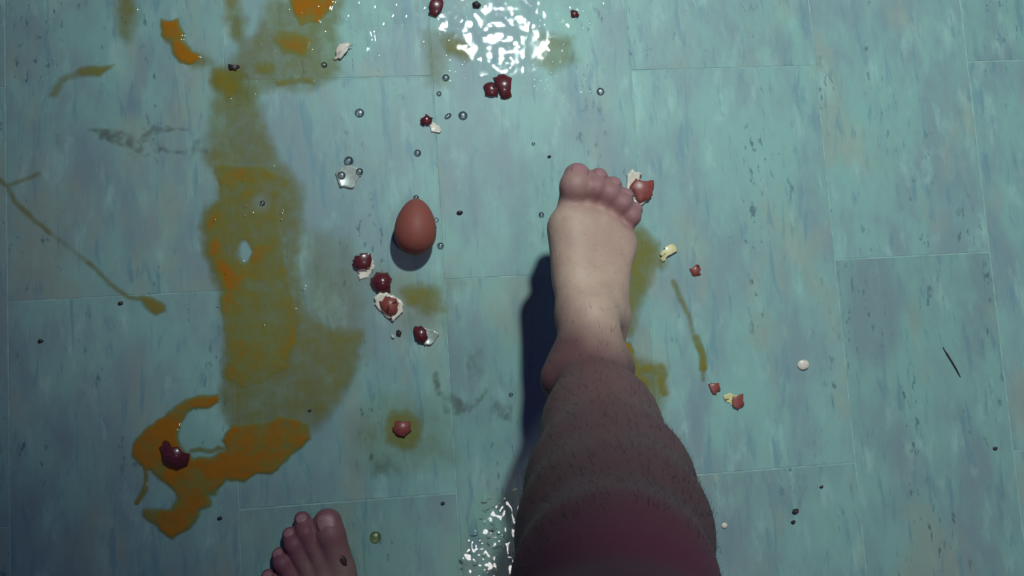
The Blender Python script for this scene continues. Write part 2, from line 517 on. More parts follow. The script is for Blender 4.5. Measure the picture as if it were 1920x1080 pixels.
film('floor_smear', [('line', [(818, 700), (824, 735), (842, 762), (885, 766)], 0.62, 0.005, 14), ('line', [(885, 766), (902, 745), (908, 730)], 0.4, 0.004, 6),
                     ('poly', [(925, 760), (955, 760), (952, 785), (930, 785)], 0.42, 0.008), ('poly', [(875, 655), (900, 655), (900, 700), (880, 715)], 0.35, S2)],
     M_SMEAR, 'hook-shaped grey smear on the floor left of the shin', 'smear', seed=41, wob=0.005, ragged=0.6)
film('floor_smear', [('poly', [(686, 860), (720, 850), (745, 860), (742, 890), (700, 905)], 0.36, S2)],
     M_SMEAR, 'grey smudge below the small yolk stain', 'smear', seed=43, wob=0.006, ragged=0.7)

# clear egg white under the glare
film('egg_white_puddle', [
    ('poly', [(880, -90), (1000, -90), (1002, 30), (990, 92), (984, 150), (960, 160), (930, 150), (905, 120), (885, 60)], 1.0, 0.008),
    ('poly', [(620, -90), (1160, -90), (1140, 10), (1110, 60), (1080, 120), (1000, 160), (900, 150), (860, 70), (800, 60), (740, 40), (700, 60), (690, 110), (625, 110), (610, 20)], 0.5, 0.010),
], M_FILM, 'clear wet egg white puddle with bright lamp glare at the top', 'egg white', hmax=0.0012, step=0.0011, wob=0.004, bumps=0.00031, seed=51, bscale=72, octave=0.3)
film('egg_white_puddle', [
    ('poly', [(905, 930), (960, 925), (985, 1000), (960, 1110), (860, 1110), (870, 1000)], 0.6, 0.012),
], M_FILM, 'clear wet egg white puddle beside the raised knee at the bottom', 'egg white', hmax=0.0012, step=0.0011, wob=0.004, bumps=0.00080, seed=61, bscale=80, octave=0.3)


# ------------------------------------------------------------------ drops
def dome(c, r, hr, n=14, rings=4, squash=1.0, rot=0.0, z0=0.0002, flat=0):
    V, Fc = [], []
    def ring(f, z):
        for i in range(n):
            a = 2 * math.pi * i / n
            x, y = r * f * math.cos(a), r * f * squash * math.sin(a)
            V.append((c[0] + x * math.cos(rot) - y * math.sin(rot), c[1] + x * math.sin(rot) + y * math.cos(rot), c[2] + z0 + z))
    for k in range(rings):
        if flat:
            f = 1 - k / rings
            ring(f, hr * (1 - f ** flat))
        else:
            t = (math.pi / 2) * k / rings
            ring(math.cos(t), hr * math.sin(t))
    V.append((c[0], c[1], c[2] + z0 + hr))
    top = len(V) - 1
    for k in range(rings - 1):
        for i in range(n):
            j = (i + 1) % n
            Fc.append((k * n + i, k * n + j, (k + 1) * n + j, (k + 1) * n + i))
    for i in range(n):
        Fc.append(((rings - 1) * n + i, (rings - 1) * n + (i + 1) % n, top))
    if not flat:
        ring(1.0, 0.0)
        Fc.append(tuple(range(top + n, top, -1)))
    return V, Fc


def drop(px, py, rp, label, mat=None, tall=0.75, h=0.0, squash=1.0, rot=0.0):
    r = rp * 0.00057
    V, Fc = dome(P(px, py, h), r, r * tall, 18, 6, squash, rot)
    o = link_mesh('liquid_drop', V, Fc, mat or M_DROP)
    recentre(o)
    return tag(o, label, 'drop', 'clear drops on the floor')


drop(783, 287, 7, 'clear drop on the floor above the tip of the whole egg')
drop(826, 461, 6.5, 'clear drop beside the lower right side of the whole egg')
drop(1015, 403, 5.5, 'clear drop on the floor left of the raised foot')
drop(1000, 270, 3.5, 'tiny drop above and left of the raised toes')
drop(1017, 827, 4.5, 'bright tiny drop left of the shin below its shadow')
drop(704, 1007, 10.5, 'yellowish clear drop right of the standing foot', M_DROPY)
drop(608, 122, 6, 'clear drop below the pale shell flake near the top')
drop(1126, 172, 8, 'flat clear drop right of the dark red shells', None, 0.4)
drop(674, 212, 9, 'flat pale drop above the shell flake with bubbles', None, 0.4)
drop(836, 146, 7, 'bright drop left of the dark red shells')
drop(868, 217, 9, 'bright drop right of the shell pair above the egg', None, 0.6)
drop(840, 218, 8, 'long wet drop touching the cream shell above the egg', None, 0.6, 0, 0.6, 0.6)
drop(823, 176, 5, 'dark glinting drop above the shell pair')
drop(958, 740, 4, 'tiny glinting drop in the shadow of the raised leg')
drop(492, 381, 5, 'glinting bubble on the yellow yolk column', None, 0.7, 0.0009)
drop(430, 850, 0.1, 'x') if False else None


def spatter(name, spots, label, mat, tall=0.13, flat=2):
    V, Fc = [], []
    for (px, py, rp, sq, ro) in spots:
        v, f = dome(P(px, py), rp * 0.00057, rp * 0.00057 * tall, 18, 8, sq, ro, 0.0004, flat)
        b = len(V); V += v; Fc += [tuple(i + b for i in q) for q in f]
    o = link_mesh(name, V, Fc, mat)
    recentre(o)
    return tag(o, label, 'egg white', kind='stuff')


sp = []
for _ in range(75):
    sp.append((rng.uniform(998, 1108), rng.uniform(20, 182), rng.uniform(2.5, 7.0), rng.uniform(0.5, 1), rng.uniform(0, 3)))
for _ in range(24):
    sp.append((rng.uniform(790, 905), rng.uniform(20, 170), rng.uniform(3.0, 8.0), rng.uniform(0.5, 1), rng.uniform(0, 3)))
spatter('egg_white_spatter', sp, 'fine clear egg white spatter around the glare at the top', M_FILM)
sp = []
for (bx, by, br) in ((640, 30, 22), (705, 45, 26), (752, 30, 20), (600, 60, 16), (690, 12, 24), (860, 38, 18), (1075, 12, 16), (1140, 4, 18), (706, 105, 9),
                     (665, 5, 14), (735, 8, 16), (790, 14, 14), (590, 12, 12), (536, 18, 10), (250, 18, 9), (960, 36, 20), (918, 70, 24), (968, 82, 16), (940, 112, 18)):
    sp.append((bx, by, br, 0.85, 0.4))
o = spatter('egg_white_bubbles', sp, 'rounded clear egg white bubbles along the top edge', M_FILM, 0.10, 4)
sp = []
for _ in range(46):
    t = rng.uniform(0, 1)
    sp.append((930 + rng.normal(0, 22) - 10 * t, 930 + 150 * t, rng.uniform(3.0, 9.0), rng.uniform(0.4, 1), rng.uniform(0, 3)))
spatter('egg_white_spatter', sp, 'fine clear egg white spatter beside the knee at the bottom', M_FILM)
sp = []
for _ in range(40):
    t = rng.uniform(0, 1)
    cx, cy = (470, 340 + 260 * t) if rng.uniform() < 0.5 else (440 + 200 * t, 170 - 130 * t)
    sp.append((cx + rng.normal(0, 40), cy + rng.normal(0, 20), rng.uniform(3.0, 7.5), rng.uniform(0.5, 1), rng.uniform(0, 3)))
V, Fc = [], []
for (px, py, rp, sq, ro) in sp:
    v, f = dome(P(px, py), rp * 0.00057, rp * 0.00057 * 0.16, 10, 4, sq, ro, 0.0010, 2)
    b = len(V); V += v; Fc += [tuple(i + b for i in q) for q in f]
o = recentre(link_mesh('yolk_bubbles', V, Fc, M_FILM))
tag(o, 'small glinting bubbles scattered over the yellow yolk', 'bubbles', kind='stuff')


# ------------------------------------------------------------------ eggshell pieces
def cap_mesh(poly_px, up, bulge, thick, z0, tilt=(0, 0), rings=5, jag=0.0006, seed=0):
    """a curved flake of shell with the given outline; up = 1 bulges upward, -1 lies like a saucer"""
    r = np.random.default_rng(seed)
    pts = np.array(to_floor(poly_px))
    # subdivide and roughen the outline
    sub = []
    n = len(pts)
    for i in range(n):
        a, b = pts[i], pts[(i + 1) % n]
        for t in (0.0, 0.33, 0.67):
            sub.append(a * (1 - t) + b * t + r.normal(0, jag, 2) * (t > 0))
    pts = np.array(sub); n = len(pts)
    c = pts.mean(0)
    R = np.hypot(*(pts - c).T).max()
    top, bot = [], []
    for k in range(rings + 1):
        t = 1 - k / rings
        for p in (pts if k < rings else [c]):
            q = c + (p - c) * t
            d2 = ((q - c) ** 2).sum() / R ** 2
            z = bulge * (1 - d2) if up > 0 else bulge * d2
            z += tilt[0] * (q[0] - c[0]) + tilt[1] * (q[1] - c[1])
            top.append((q[0], q[1], z + thick)); bot.append((q[0], q[1], z))
    V = top + bot
    nb = len(top)
    Fc, mi = [], []
    for base, fl in ((0, 0), (nb, 1)):
        for k in range(rings - 1):
            for i in range(n):
                j = (i + 1) % n
                q = (base + k * n + i, base + k * n + j, base + (k + 1) * n + j, base + (k + 1) * n + i)
                Fc.append(q if not fl else q[::-1]); mi.append(fl)
        for i in range(n):
            j = (i + 1) % n
            q = (base + (rings - 1) * n + i, base + (rings - 1) * n + j, base + rings * n)
            Fc.append(q if not fl else q[::-1]); mi.append(fl)
    for i in range(n):
        j = (i + 1) % n
        Fc.append((i, nb + i, nb + j, j)); mi.append(1)
    V = np.array(V)
    V[:, 2] += z0 - V[:, 2].min()
    return V, Fc, mi


def sc(pts, s, ox, oy):
    return [(x / s + ox, y / s + oy) for x, y in pts]


_seed = [100]


def shell(poly, label, top=None, under=None, up=1, bulge=0.004, tilt=(0, 0), z0=0.0003, name='eggshell_piece', group='broken brown eggshell', thick=0.0004, jag=0.0010, parent=None):
    _seed[0] += 1
    V, Fc, mi = cap_mesh(poly, up, bulge, thick, z0, tilt, seed=_seed[0], jag=jag)
    o = link_mesh(name, V, Fc, [top or M_SHELL, under or M_INNER], parent, True, mi)
    if parent is None:
        recentre(o)
        tag(o, label, 'eggshell', group)
    return o


def shell_with_rim(brown, white, label, zb=0.0022, wup=-1, wb=0.003, bb=0.0035, top=None, tilt=(0, 0), wm=None):
    """a white-lined piece (root) with the brown outer crust lying over it as its part"""
    o = shell(white, label, wm or M_INNER, M_INNER, wup, wb, tilt)
    c = shell(brown, None, top or M_SHELL, M_INNER, 1, bb, tilt, z0=zb, name='brown_crust')
    c.parent = o
    c.matrix_parent_inverse = Matrix.Translation(-o.location)
    c['label'] = 'brown outer crust'
    del_keys = [k for k in ('category', 'group') if k in c.keys()]
    for k in del_keys: del c[k]
    return o


A1 = (4.8, 780, 0)
shell(sc([(615, 765), (660, 748), (705, 755), (735, 800), (735, 880), (680, 875), (620, 870)], *A1), 'smaller dark red shell piece, left of the pair below the glare', M_SHELLD, up=1, bulge=0.005)
shell(sc([(690, 700), (770, 672), (865, 710), (850, 780), (862, 870), (760, 890), (735, 800)], *A1), 'larger dark red shell piece, right of the pair below the glare', M_SHELLD, up=1, bulge=0.007)
A2 = (3.0, 560, 0)
shell(sc([(682, 672), (715, 642), (760, 664), (745, 700), (700, 712)], *A2), 'dark shell piece touching a cream flake above the whole egg', M_SHELLD, bulge=0.005)
shell(sc([(722, 684), (760, 690), (795, 715), (792, 750), (745, 742)], *A2), 'cream shell flake touching a dark piece above the whole egg', M_INNER, M_SHELLD, up=-1, bulge=0.002)
shell(sc([(728, 82), (738, 20), (755, -30), (812, -30), (810, 50), (772, 100)], *A2), 'long brown shell piece at the top edge left of the glare', M_SHELLD, bulge=0.006)
shell(sc([(975, 20), (1000, 3), (1025, 25), (1012, 50), (982, 46)], *A2), 'small black-looking shell piece at the top edge beside the glare', M_DARK, M_SHELLD, bulge=0.004)
shell(sc([(1528, 62), (1570, 66), (1572, 100), (1535, 98)], *A2), 'small brown shell bit at the top right of the glare', M_SHELLD, bulge=0.003)
shell(sc([(190, 335), (215, 275), (262, 252), (308, 262), (272, 300), (236, 338)], *A2), 'pale pinkish shell flake near the top beside the yolk splash', M_INNER, M_SHELL, up=1, bulge=0.003, tilt=(0.1, 0.1))
A5 = (4.909, 640, 450)
shell_with_rim(sc([(105, 195), (140, 152), (190, 132), (245, 125), (272, 150), (272, 240), (245, 278), (155, 280), (115, 245)], *A5),
               sc([(140, 190), (250, 130), (300, 200), (302, 260), (272, 300), (255, 345), (185, 362), (152, 335), (150, 280)], *A5),
               'upper left shell of the row of broken shells, white inside showing below', zb=0.004, bb=0.004, top=M_SHELLD, tilt=(0, 0.12))
shell(sc([(270, 355), (345, 300), (425, 298), (470, 368), (455, 440), (440, 492), (325, 482), (285, 430)], *A5), 'domed dark brown shell second from the top in the row of broken shells', M_SHELLD, bulge=0.010)
shell_with_rim(sc([(348, 562), (425, 530), (505, 540), (530, 590), (502, 680), (440, 695), (372, 640)], *A5),
               sc([(302, 525), (390, 495), (480, 508), (548, 555), (560, 620), (540, 690), (480, 752), (430, 722), (350, 645), (308, 590)], *A5),
               'brown shell with a wide white rim, third in the row of broken shells', zb=0.0030, bb=0.006, wb=0.004)
shell(sc([(508, 850), (530, 822), (556, 850), (548, 888), (520, 885)], *A5), 'tiny dark shell bit under the white-rimmed shell', M_DARK, M_SHELLD, bulge=0.003)
shell(sc([(458, 885), (475, 865), (492, 882), (485, 908), (465, 905)], *A5), 'tiny white shell bit under the white-rimmed shell', M_INNER, bulge=0.002)
shell_with_rim(sc([(665, 812), (735, 788), (778, 830), (800, 900), (762, 955), (702, 942), (680, 890)], *A5),
               sc([(740, 800), (790, 822), (845, 820), (902, 870), (852, 942), (792, 968), (755, 950)], *A5),
               'half brown half clear white shell at the lower right end of the row', zb=0.001, bb=0.006, top=M_SHELLD, wm=M_PALE)
A8 = (4.5, 1140, 300)
shell_with_rim(sc([(175, 232), (228, 165), (262, 182), (330, 186), (378, 176), (362, 280), (342, 342), (262, 372), (215, 322), (205, 272)], *A8),
               sc([(152, 240), (158, 120), (200, 82), (285, 128), (272, 200), (350, 172), (362, 270), (330, 330), (240, 382), (188, 335)], *A8),
               'white-lined brown shell piece right of the raised toes', zb=0.0035, bb=0.005, wb=0.004)
shell(sc([(438, 780), (470, 735), (552, 713), (582, 770), (500, 812), (452, 862), (434, 832)], *A8), 'cream yellow shell flake on the right of the raised foot', M_CREAM, M_SHELL, up=1, bulge=0.003, tilt=(0.15, 0.0), z0=0.0005)
shell(sc([(683, 920), (742, 882), (768, 895), (784, 968), (715, 978)], *A8), 'small angular brown shell bit right of the cream flake', M_SHELL, bulge=0.003)
AA = (2.512, 1160, 400)
shell(sc([(420, 806), (472, 798), (478, 836), (442, 852)], *AA), 'small brown shell bit, left of the pair right of the shin', M_SHELL, bulge=0.002)
shell_with_rim(sc([(535, 862), (585, 850), (588, 900), (560, 926), (535, 910)], *AA), sc([(490, 858), (525, 846), (555, 856), (562, 905), (530, 905), (498, 882)], *AA),
               'brown shell piece with cream edge, right of the pair right of the shin', zb=0.0015, bb=0.002, wb=0.001, wm=M_CREAM)
shell(ell(1505, 684, 11, 9.5), 'round whitish shell disc alone on the right', M_INNER, bulge=0.002, tilt=(0.12, 0.0), jag=0.0003)
shell(sc([(768, 462), (798, 424), (870, 455), (922, 490), (906, 546), (860, 562), (800, 522)], 2.571, 0, 660), 'large dark wet shell lying in the orange yolk curl', M_SHELLD, bulge=0.012)
A9 = (2.526, 640, 660)
shell(sc([(243, 357), (272, 325), (326, 328), (332, 372), (300, 406), (258, 392)], *A9), 'reddish brown shell bit in the small yolk stain below centre', M_SHELL, bulge=0.005)
shell(sc([(1283, 362), (1312, 372), (1350, 380), (1332, 402), (1294, 396)], 3.0, 0, 0), 'tiny dark shell bit on the yolk near the upper left', M_DARK, M_SHELLD, bulge=0.003)
flake = shell(sc([(60, 435), (150, 348), (300, 356), (400, 430), (330, 545), (290, 630), (120, 620)], 6.75, 620, 260), 'translucent white shell flake carrying clear bubbles, upper left of the egg', M_PALE, M_PALE, up=-1, bulge=0.002)
drop(654, 302, 9, 'largest clear bubble on the translucent shell flake', None, 0.8, 0.0012)
drop(674, 322, 7, 'small clear bubble at the right of the translucent shell flake', None, 0.7, 0.0015)
drop(640, 329, 8, 'flat clear bubble at the lower left of the translucent shell flake', None, 0.5, 0.0015)
shell(ell(1358, 985, 6, 5.5), 'tiny white shell bit on the floor right of the knee', M_INNER, bulge=0.0015, jag=0.0002)


def crumb(px, py, rp, label, sq=0.7, rot=0.3, mat=None):
    V, Fc = dome(P(px, py), rp * 0.00057, rp * 0.00045, 9, 3, sq, rot)
    V = np.array(V); c = V.mean(0)
    V[:, :2] += rng.normal(0, rp * 0.00005, (len(V), 2))
    o = link_mesh('crumb', V, Fc, mat or M_DARK, smooth=False)
    recentre(o)
    return tag(o, label, 'crumb', 'dark crumbs on the floor')


crumb(862, 399, 6, 'dark crumb right of the whole egg')
crumb(1030, 294, 4, 'black crumb above the raised big toe')
crumb(1491, 959, 7, 'larger dark crumb of two in the lower right')
crumb(1487, 979, 5, 'smaller dark crumb below the larger one in the lower right')
crumb(1866, 841, 5, 'dark crumb near the right edge of the photo')
crumb(1540, 913, 4, 'tiny dark crumb right of the knee at a tile joint')
crumb(76, 640, 5, 'dark crumb near the left edge of the photo')
crumb(226, 569, 5, 'dark crumb under the left horizontal tile joint')
crumb(830, 944, 4, 'dark crumb between the two feet near the bottom')
crumb(581, 770, 3.5, 'tiny dark crumb on the edge of the yellow yolk puddle')
crumb(412, 972, 4.5, 'dark crumb right of the end of the orange yolk')


def tube(name, pts, rad, mat, n=6):
    pts = [np.array(p) for p in pts]
    V, Fc = [], []
    for i, p in enumerate(pts):
        d = pts[min(i + 1, len(pts) - 1)] - pts[max(i - 1, 0)]
        d = d / np.linalg.norm(d)
        u = np.cross(d, (0, 0, 1.0)); u /= np.linalg.norm(u)
        v = np.cross(u, d)
        r = rad * (1 if 0 < i < len(pts) - 1 else 0.35)
        for k in range(n):
            a = 2 * math.pi * k / n
            V.append(p + r * (math.cos(a) * u + math.sin(a) * v))
    for i in range(len(pts) - 1):
        for k in range(n):
            j = (k + 1) % n
            Fc.append((i * n + k, i * n + j, (i + 1) * n + j, (i + 1) * n + k))
    Fc.append(tuple(range(n - 1, -1, -1))); Fc.append(tuple((len(pts) - 1) * n + k for k in range(n)))
    return link_mesh(name, V, Fc, mat)


o = tube('fibre', [P(1768, 651, 0.001), P(1776, 664, 0.001), P(1784, 677, 0.001), P(1793, 692, 0.001), P(1801, 707, 0.001)], 0.0009, M_DARK)
tag(recentre(o), 'thin dark fibre lying on the floor at the right', 'fibre')

# ------------------------------------------------------------------ the whole egg
tip, end = P(781, 373, 0.0215), P(777, 478, 0.0215)
ax = end - tip; L = np.linalg.norm(ax); ax /= L
sx = np.cross(ax, (0, 0, 1.0)); sx /= np.linalg.norm(sx)
uz = np.cross(sx, ax)
V, Fc = [], []
NR, NS = 26, 40
for k in range(1, NR):
    t = math.pi * k / NR
    z = (1 - math.cos(t)) / 2                       # 0 at the tip, 1 at the blunt end
    rad = 0.0222 * math.sin(t) * (1 + 0.19 * -math.cos(t)) * 0.995
    for i in range(NS):
        a = 2 * math.pi * i / NS
        V.append(tip + ax * L * z + rad * (math.cos(a) * sx + math.sin(a) * uz))
b0 = len(V)
V += [tip, end]
for k in range(NR - 2):
    for i in range(NS):
        j = (i + 1) % NS
        Fc.append((k * NS + i, (k + 1) * NS + i, (k + 1) * NS + j, k * NS + j))
for i in range(NS):
    j = (i + 1) % NS
    Fc.append((i, j, b0)); Fc.append(((NR - 2) * NS + j, (NR - 2) * NS + i, b0 + 1))
V = np.array(V)
V[:, 2] += 0.0003 - V[:, 2].min()
egg = link_mesh('egg', V, Fc, M_EGG)
recentre(egg)
tag(egg, 'whole unbroken brown egg lying on the floor', 'egg')
drop(780, 371, 5.5, 'clear drop at the pointed tip of the whole egg')
drop(818, 413, 5, 'clear drop touching the right side of the whole egg', None, 0.8, 0.012)

# ------------------------------------------------------------------ the person: one continuous skin grown from tapered limbs
prims = []                                          # (a, b, ra, rb, blend)


def cone(a, b, ra, rb, k=0.012):
    prims.append((np.asarray(a, float), np.asarray(b, float), ra, rb, k))


def chain(pts, k=0.012):
    for (p, r), (q, s) in zip(pts[:-1], pts[1:]):
        cone(p, q, r, s, k)


# right leg, foot lifted for a stamp
heel = P(1102, 742, 0.095)
ank = P(1103, 700, 0.175)
chain([(ank, 0.0335), (P(1124, 800, 0.26), 0.0330), (P(1142, 905, 0.35), 0.0430), (P(1150, 1005, 0.43), 0.0480), (P(1154, 1110, 0.525), 0.0500)], 0.05)
chain([(P(1146, 790, 0.24), 0.0320), (P(1170, 925, 0.36), 0.0395), (P(1176, 1000, 0.44), 0.0395), (P(1165, 1100, 0.52), 0.0400)], 0.03)   # outer calf
chain([(P(1112, 815, 0.26), 0.0300), (P(1122, 925, 0.36), 0.0395), (P(1132, 1000, 0.44), 0.0395), (P(1140, 1100, 0.52), 0.0400)], 0.03)   # inner calf
kneeR = P(1154, 1110, 0.525)
hipR = W(835, 1300, 0.88)
thR = kneeR * 0.45 + hipR * 0.55
chain([(kneeR, 0.051), (kneeR * 0.8 + hipR * 0.2, 0.056), (thR, 0.068), (hipR, 0.085)], 0.02)
cone(kneeR + np.array([0, 0.012, 0.010]), kneeR + np.array([-0.004, 0.004, 0.022]), 0.034, 0.036, 0.02)   # kneecap
cone(heel, ank, 0.031, 0.030, 0.02)
cone(P(1046, 712, 0.185), P(1052, 708, 0.185), 0.015, 0.016, 0.014)             # inner ankle bone
cone(P(1160, 690, 0.165), P(1154, 694, 0.165), 0.014, 0.015, 0.014)             # outer ankle bone
instep = P(1110, 600, 0.165)
cone(ank, instep, 0.031, 0.026, 0.02)
cone(heel, P(1146, 600, 0.128), 0.026, 0.018, 0.02)
heads = [P(1071, 418, 0.137), P(1100, 418, 0.138), P(1124, 426, 0.137), P(1146, 438, 0.135), P(1168, 452, 0.132)]
hr = [0.0165, 0.0125, 0.0115, 0.0110, 0.0110]
for i, (p, r) in enumerate(zip(heads, hr)):
    src = P(1085 + 12 * i, 590 - 4 * i, 0.158 - 0.006 * i)
    cone(src, p, 0.021, r, 0.016)
cone(P(1072, 430, 0.130), P(1165, 465, 0.127), 0.012, 0.011, 0.016)
cone(P(1075, 520, 0.138), P(1062, 430, 0.130), 0.018, 0.0165, 0.016)
toesR = [[(1071, 384, .132, .0120), (1078, 350, .142, .0142), (1082, 331, .136, .0134)],
         [(1103, 388, .131, .0085), (1116, 352, .143, .0098), (1122, 332, .134, .0092)],
         [(1126, 397, .130, .0080), (1143, 364, .140, .0092), (1150, 347, .131, .0086)],
         [(1147, 410, .128, .0078), (1166, 382, .137, .0088), (1173, 368, .128, .0082)],
         [(1167, 430, .125, .0078), (1184, 406, .132, .0086), (1190, 394, .124, .0080)]]
for hd, r0, tw in zip(heads, hr, toesR):
    cone(hd, P(*tw[0][:3]), r0 * 0.92, tw[0][3], 0.006)
    chain([(P(*q[:3]), q[3]) for q in tw], 0.005)

# left leg, standing
Lz = 0.012
ballL = [(652, 1118, .022, .0180), (622, 1108, .022, .0135), (596, 1120, .020, .0125), (576, 1140, .018, .0118), (556, 1166, .016, .0115)]
ankL = W(716, 1330, 0.085)
heelL = W(742, 1420, 0.034)
instL = W(680, 1230, 0.048)
cone(heelL, ankL, 0.032, 0.034, 0.02)
cone(ankL, instL, 0.034, 0.028, 0.02)
cone(heelL, W(612, 1240, 0.020), 0.028, 0.018, 0.02)
for i, q in enumerate(ballL):
    cone(W(700 - 16 * i, 1250, 0.040 - 0.003 * i), W(*q[:3]), 0.024, q[3], 0.016)
cone(W(650, 1125, .017), W(560, 1165, .013), 0.015, 0.012, 0.016)
toesL = [[(640, 1062, .018, .0150), (622, 1000, .020, .0150), (616, 977, .0165, .0148)],
         [(604, 1050, .020, .0092), (577, 996, .021, .0092), (569, 972, .0125, .0088)],
         [(580, 1070, .018, .0086), (554, 1018, .020, .0088), (546, 1000, .012, .0082)],
         [(562, 1095, .016, .0082), (533, 1052, .018, .0086), (526, 1038, .011, .0080)],
         [(542, 1126, .014, .0082), (514, 1090, .016, .0086), (507, 1078, .011, .0082)]]
for b, tw in zip(ballL, toesL):
    cone(W(*b[:3]), W(*tw[0][:3]), b[3] * 0.92, tw[0][3], 0.006)
    chain([(W(*q[:3]), q[3]) for q in tw], 0.0035)
hipL = W(600, 1320, 0.88)
chain([(ankL, 0.034), (W(704, 1335, 0.17), 0.036), (W(686, 1345, 0.32), 0.053), (W(668, 1320, 0.48), 0.050), (W(640, 1320, 0.66), 0.067), (hipL, 0.085)], 0.02)
cone(hipL, hipR, 0.095, 0.095, 0.04)
mid = (hipL + hipR) / 2
cone(mid + np.array([-0.05, -0.02, 0.06]), mid + np.array([-0.05, -0.02, 0.24]), 0.095, 0.085, 0.04)
cone(mid + np.array([0.05, -0.02, 0.06]), mid + np.array([0.05, -0.02, 0.24]), 0.095, 0.085, 0.04)


def prim_d(pts, pr):
    a, b, ra, rb, _ = pr
    ba = b - a
    t = np.clip(((pts - a) @ ba) / (ba @ ba), 0, 1)
    return np.linalg.norm(pts - a - t[:, None] * ba, axis=1) - (ra + (rb - ra) * t)


def body_d(pts, sel=None):
    d = np.full(len(pts), 1.0)
    for i, pr in enumerate(prims):
        if sel is not None and not sel[i]: continue
        e = prim_d(pts, pr); k = pr[4]
        h = np.clip(0.5 + 0.5 * (d - e) / k, 0, 1)
        d = d * (1 - h) + e * h - k * h * (1 - h)
    return d


def surface_nets(lo, hi, vox, dist_fn, sel_fn):
    B = 16
    nb = np.ceil((np.asarray(hi) - lo) / (vox * B)).astype(int)
    shp = nb * B + 1
    Fv = np.full(shp, 1.0, np.float32)
    bc = np.stack(np.meshgrid(*[np.arange(n) for n in nb], indexing='ij'), -1).reshape(-1, 3)
    cent = lo + (bc * B + B / 2) * vox
    rad = vox * B * 0.9
    dc = dist_fn(cent, None)
    allp = np.stack([prim_d(cent, pr) for pr in prims], 1)
    loc = np.stack(np.meshgrid(*[np.arange(B + 1)] * 3, indexing='ij'), -1).reshape(-1, 3)
    for q in range(len(bc)):
        s = tuple(slice(v * B, v * B + B + 1) for v in bc[q])
        if abs(dc[q]) > rad + 0.004:
            if dc[q] < 0: Fv[s] = -1.0
            continue
        pts = lo + (loc + bc[q] * B) * vox
        sel = allp[q] < max(dc[q], 0) + 2 * rad + 0.03
        Fv[s] = dist_fn(pts, sel).reshape(B + 1, B + 1, B + 1)
    neg = Fv < 0
    c = None
    cs = np.zeros(shp - 1, np.uint8)
    for dx in (0, 1):
        for dy in (0, 1):
            for dz in (0, 1):
                cs += neg[dx:shp[0] - 1 + dx, dy:shp[1] - 1 + dy, dz:shp[2] - 1 + dz]
    act = (cs > 0) & (cs < 8)
    ijk = np.argwhere(act)
    idx = np.full(shp - 1, -1, np.int32)
    idx[act] = np.arange(len(ijk))
    acc = np.zeros((len(ijk), 3)); cnt = np.zeros(len(ijk))
    corners = [(a, b, c) for a in (0, 1) for b in (0, 1) for c in (0, 1)]
    for a in corners:
        for axx in range(3):
            if a[axx]: continue
            b = list(a); b[axx] = 1
            va = Fv[tuple((ijk + a).T)]; vb = Fv[tuple((ijk + b).T)]
            m = (va < 0) != (vb < 0)
            t = np.where(m, va / np.where(m, va - vb, 1), 0)
            p = np.array(a, float)[None, :] + 0 * acc
            p[:, axx] += t
            acc[m] += p[m]; cnt[m] += 1
    V = lo + (ijk + acc / cnt[:, None]) * vox
    faces = []
    for axx in range(3):
        u, v = [(1, 2), (2, 0), (0, 1)][axx]
        n0 = np.take(neg, range(0, shp[axx] - 1), axx); n1 = np.take(neg, range(1, shp[axx]), axx)
        e = np.argwhere(n0 != n1)
        e = e[(e[:, u] > 0) & (e[:, v] > 0) & (e[:, u] < shp[u] - 1) & (e[:, v] < shp[v] - 1)]
        sgn = neg[tuple(e.T)]
        def at(du, dv):
            c = e.copy(); c[:, u] -= du; c[:, v] -= dv
            return idx[tuple(c.T)]
        q = np.stack([at(1, 1), at(0, 1), at(0, 0), at(1, 0)], 1)
        q[~sgn] = q[~sgn][:, ::-1]
        faces.append(q)
    return V, np.concatenate(faces)


allpts = np.array([p for pr in prims for p in (pr[0], pr[1])])
lo = allpts.min(0) - 0.13
hi = allpts.max(0) + 0.13
lo[2] = -0.01
TOP = 1.045
hi[2] = TOP + 0.03


def skin_d(pts, sel):
    return np.maximum(body_d(pts, sel), np.maximum(pts[:, 2] - TOP, 0.0012 - pts[:, 2]))


VOX = 0.0024
Vb, Fb = surface_nets(lo, hi, VOX, skin_d, None)
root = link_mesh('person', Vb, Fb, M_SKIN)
me = root.data
red = np.zeros(len(Vb)); skin_shade = np.zeros(len(Vb))
for tw in toesR:
    for q in tw[1:]: red = np.maximum(red, 0.85 * np.exp(-(np.linalg.norm(Vb - P(*q[:3]), axis=1) / 0.020) ** 2))
for tw in toesL:
    for q in tw[1:]: red = np.maximum(red, 0.90 * np.exp(-(np.linalg.norm(Vb - W(*q[:3]), axis=1) / 0.024) ** 2))
for f in (0.0, 0.1, 0.2, 0.3, 0.4):
    red = np.maximum(red, 0.85 * np.exp(-(np.linalg.norm(Vb - (kneeR * (1 - f) + hipR * f + np.array([0.015, -0.01, 0.06])), axis=1) / 0.085) ** 4))
nz3 = vnoise(Vb[:, 0] + Vb[:, 2], Vb[:, 1], 40, 91)
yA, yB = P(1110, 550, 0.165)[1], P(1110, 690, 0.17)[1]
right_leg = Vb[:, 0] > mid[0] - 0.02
skin_shade = np.clip((yA - Vb[:, 1] + 0.008 * nz3 - 0.45 * (Vb[:, 0] - P(1110, 650, 0.17)[0])) / (yA - yB), 0, 0.85) * right_leg  # painted shade deepens toward the ankle, sooner on the side away from the lamp
skin_shade = np.maximum(skin_shade, np.clip((Vb[:, 2] - 0.16) / 0.20, 0, 1))
skin_shade = skin_shade * skin_shade * (3 - 2 * skin_shade) * 0.95
skin_shade = np.maximum(skin_shade, 0.62 * (~right_leg))  # dimmer light on the standing leg, painted as an even darkening
